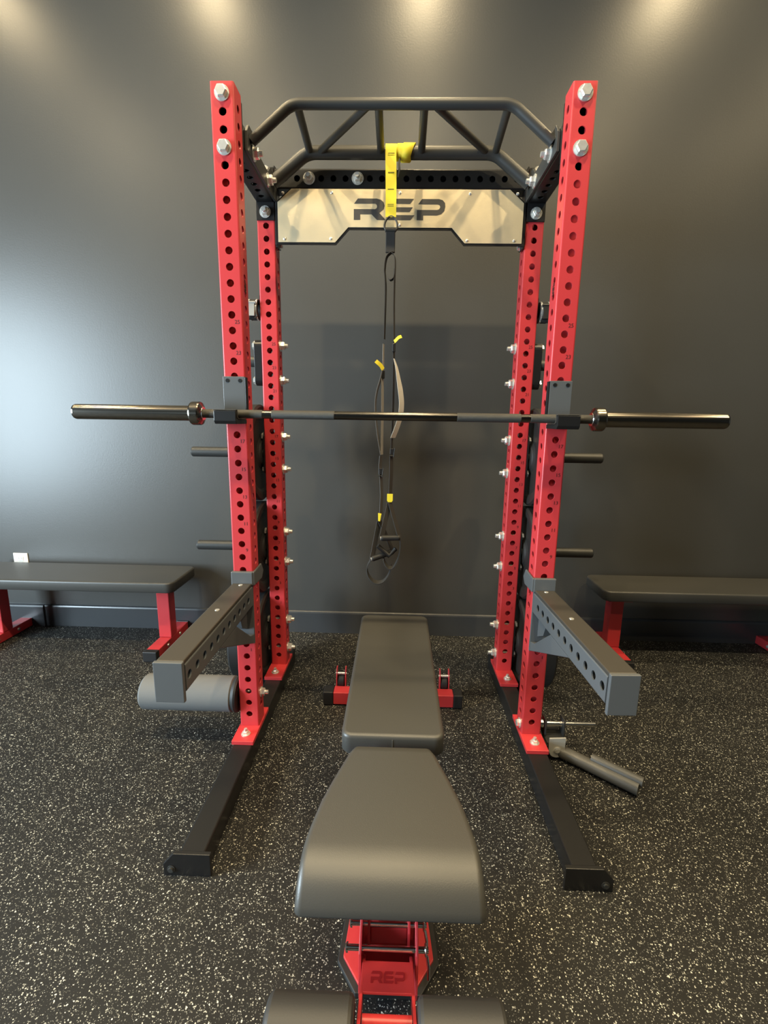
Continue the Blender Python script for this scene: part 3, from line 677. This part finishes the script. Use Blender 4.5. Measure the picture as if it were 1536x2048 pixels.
# front foot: octagonal base plate on rubber, side plates, pins
def octo(g, yb=-.655, yf=-.832):
    return [(XB-.103-g, yb-.02), (XB-.08-g*.5, yb+g), (XB+.08+g*.5, yb+g), (XB+.103+g, yb-.02), (XB+.111+g, -.775-g*.3), (XB+.070+g*.5, yf-g), (XB-.070-g*.5, yf-g), (XB-.111-g, -.775-g*.3)]
MB().prism([(a, b, .001) for a, b in octo(.014)], (0, 0, 0), (0, 0, .014)).build('base_pad', M_RUB, ab, bevel=.002)
MB().prism([(a, b, .0155) for a, b in octo(0)], (0, 0, 0), (0, 0, .008)).build('base_plate', M_RED, ab, bevel=.0015)
for s in (-1, 1):
    MB().prism([(0, -.70, .024), (0, -.862, .024), (0, -.872, .055), (0, -.862, .150), (0, -.78, .210), (0, -.70, .235)], (XB+s*.064-.003, 0, 0), (XB+s*.064+.003, 0, 0)).build('side_plate', M_RED, ab, bevel=.001)
    MB().prism([(0, -.69, .10), (0, -.815, .10), (0, -.815, .150), (0, -.69, .36)], (XB+s*.047-.003, 0, 0), (XB+s*.047+.003, 0, 0)).build('post_plate', M_RED, ab, bevel=.001)
MB().box(XB-.0435, XB+.0435, -.80, -.775, .10, .145).build('post_web', M_RED, ab, bevel=.002)
for y, z, xr, xl in ((-.800, .158, .088, -.086), (-.846, .148, .090, -.092)):
    q = MB(); q.cyl((XB+xl, y, z), (XB+xr, y, z), .0062, n=18); q.lathe([(0, .0), (0, .010), (.004, .010), (.007, .005), (.007, 0)], (XB+xl, y, z), (-1, 0, 0), 18); po = q.build('pin', M_CHROME, ab)
    ring = [(XB+xr-.006, y+.010*math.cos(a), z+.010*math.sin(a)) for a in [2*PI*i/16 for i in range(16)]]
    q = MB(); q.tube(ring, .0028, 8, closed=True); q.tube([(XB+xr-.004, y-.008, z-.004), (XB+xr+.000, y-.020, z-.020), (XB+xr-.001, y-.034, z-.036)], .0034, 8); q.build('clip', M_CHROME, po)
# leg holder: two rails, lettered bridge, foam rollers
A0, A1 = Vector((0, -.845, .100)), Vector((0, -1.060, .215))
dr = (A1-A0).normalized(); nr = Vector((0, dr.z, -dr.y)); nr = nr if nr.z > 0 else -nr
for s in (-1, 1):
    x = XB+s*.0535-.002
    pts = [A0+nr*.018-dr*.0, A1+nr*.018, A1-nr*.018, A0-nr*.018]
    MB().prism([(x-.0032, p.y, p.z) for p in pts], (0, 0, 0), (.0064, 0, 0)).build('rail', M_RED, ab, bevel=.001)
b0, b1 = A0+dr*.022, A0+dr*.126
pn = MB(); pn.prism([(XB-.0535, *(b0+nr*.018).yz), (XB+.0505, *(b0+nr*.018).yz), (XB+.0505, *(b1+nr*.018).yz), (XB-.0535, *(b1+nr*.018).yz)], -nr*.005, (0, 0, 0))
pno = pn.build('lettered_bridge', M_RED, ab, bevel=.001)
lp = MB()
def lf(a, b):
    p = b0.lerp(b1, .36+.38*b)+nr*.0185
    return (XB-.0375+.074*a, p.y, p.z)
letter_prisms(lp, lf, nr*.0004); lp.build('lettering', M_LOGORED, pno)
pr = A0.lerp(A1, .72)
q = MB(); q.cyl((XB-.05, pr.y, pr.z-.0), (XB+.047, pr.y, pr.z), .010, n=18); q.build('cross_tube', M_RED, ab)
pa = A0.lerp(A1, .88)
q = MB(); q.cyl((XB-.215, pa.y, pa.z), (XB+.212, pa.y, pa.z), .011, n=20); q.build('roller_axle', M_CHROME, ab)
for s in (-1, 1):
    x0 = XB+s*.060-.004
    MB().lathe([(0, .012), (0, .048), (.004, .055), (.010, .0575), (.154, .0575), (.160, .055), (.164, .048), (.164, .012)], (x0, pa.y, pa.z), (s, 0, 0), 44).build('foam_roller', M_FOAMB, ab)
# rear foot
q = MB(); q.box(XB-.277, XB+.285, .292, .352, .006, .066); rf = q.build('rear_foot', M_RED, ab, bevel=.003)
for s in (-1, 1):
    xa, xb = (XB+.285, XB+.328) if s > 0 else (XB-.325, XB-.277)
    MB().box(xa, xb, .290, .354, .003, .068).build('foot_cap', M_PLASTIC, ab, bevel=.004)
    xc = XB+s*.247
    for dx in (-.021, .021):
        MB().prism([(0, .352, .035), (0, .352, .110), (0, .368, .150), (0, .392, .150), (0, .400, .04)], (xc+dx-.0025, 0, 0), (xc+dx+.0025, 0, 0)).build('wheel_bracket', M_RED, rf, bevel=.001)
    MB().lathe([(-.016, .0), (-.016, .030), (-.012, .036), (.012, .036), (.016, .030), (.016, 0)], (xc, .385, .082), (1, 0, 0), 32).build('wheel', M_RUB, rf)
    MB().cyl((xc-.026, .366, .125), (xc+.026, .366, .125), .006, n=14).build('wheel_bolt', M_ZINC, rf)

# ------------------------------------------------------------------ flat benches along the wall
def flat_bench(x0, x1, y0, y1, stands, label):
    root = thing('flat_bench', label, 'weight bench', ((x0+x1)/2, (y0+y1)/2, 0), 'flat benches along the back wall')
    pd = MB(); plan_pad(pd, plan_outline([(x0, y0), (x1, y0), (x1, y1), (x0, y1)], .045), .432, .374, .010); po = pd.build('pad', M_VINYL, root)
    yc = (y0+y1)/2
    MB().box(x0+.10, x1-.10, yc-.03, yc+.03, .345, .3735).build('rail', M_BLK, root, bevel=.002)
    for xs in stands:
        MB().box(xs-.036, xs+.036, yc-.036, yc+.036, .056, .3445).build('leg', M_RED, root, bevel=.004)
        MB().box(xs-.066, xs+.066, yc-.07, yc+.07, .3448, .3525).build('top_plate', M_RED, root, bevel=.001)
        ft = MB(); ft.box(xs-.035, xs+.035, yc-.185, yc+.185, .005, .055); fo = ft.build('foot', M_RED, root, bevel=.003)
        for e in (-1, 1):
            ya, yb = (yc-.222, yc-.1855) if e < 0 else (yc+.1855, yc+.222)
            MB().box(xs-.038, xs+.038, ya, yb, .0, .058).build('foot_cap', M_PLASTIC, root, bevel=.004)
            for sx in (-1, 1):
                b = MB(); b.lathe([(0, .010), (.003, .009), (.005, 0)], (xs+sx*.035, yc+e*.075, .030), (sx, 0, 0), 16); b.build('bolt', M_ZINC, fo)
flat_bench(-2.445, -1.195, .700, 1.020, (-1.319, -2.318), 'long flat bench along the wall left of the rack, under the outlet')
flat_bench(1.148, 2.398, .737, 1.030, (1.275, 2.275), 'long flat bench along the wall right of the rack')

# ------------------------------------------------------------------ wall outlet
ot = thing('wall_outlet', 'white power outlet low on dark wall above the left bench', 'outlet', (-2.317, BACK, .365))
MB().box(-2.362, -2.272, BACK-.006, BACK-.0005, .362, .474).build('cover_plate', M_WHITE, ot, bevel=.002)
for z in (.397, .440):
    q = MB(); q.box(-2.334, -2.300, BACK-.0085, BACK-.0062, z-.014, z+.014); so_ = q.build('socket', M_WHITE, ot, bevel=.001)
    q = MB(); q.box(-2.327, -2.324, BACK-.0089, BACK-.0086, z-.005, z+.007); q.box(-2.311, -2.308, BACK-.0089, BACK-.0086, z-.005, z+.007); q.build('slot', M_SLOT, so_)
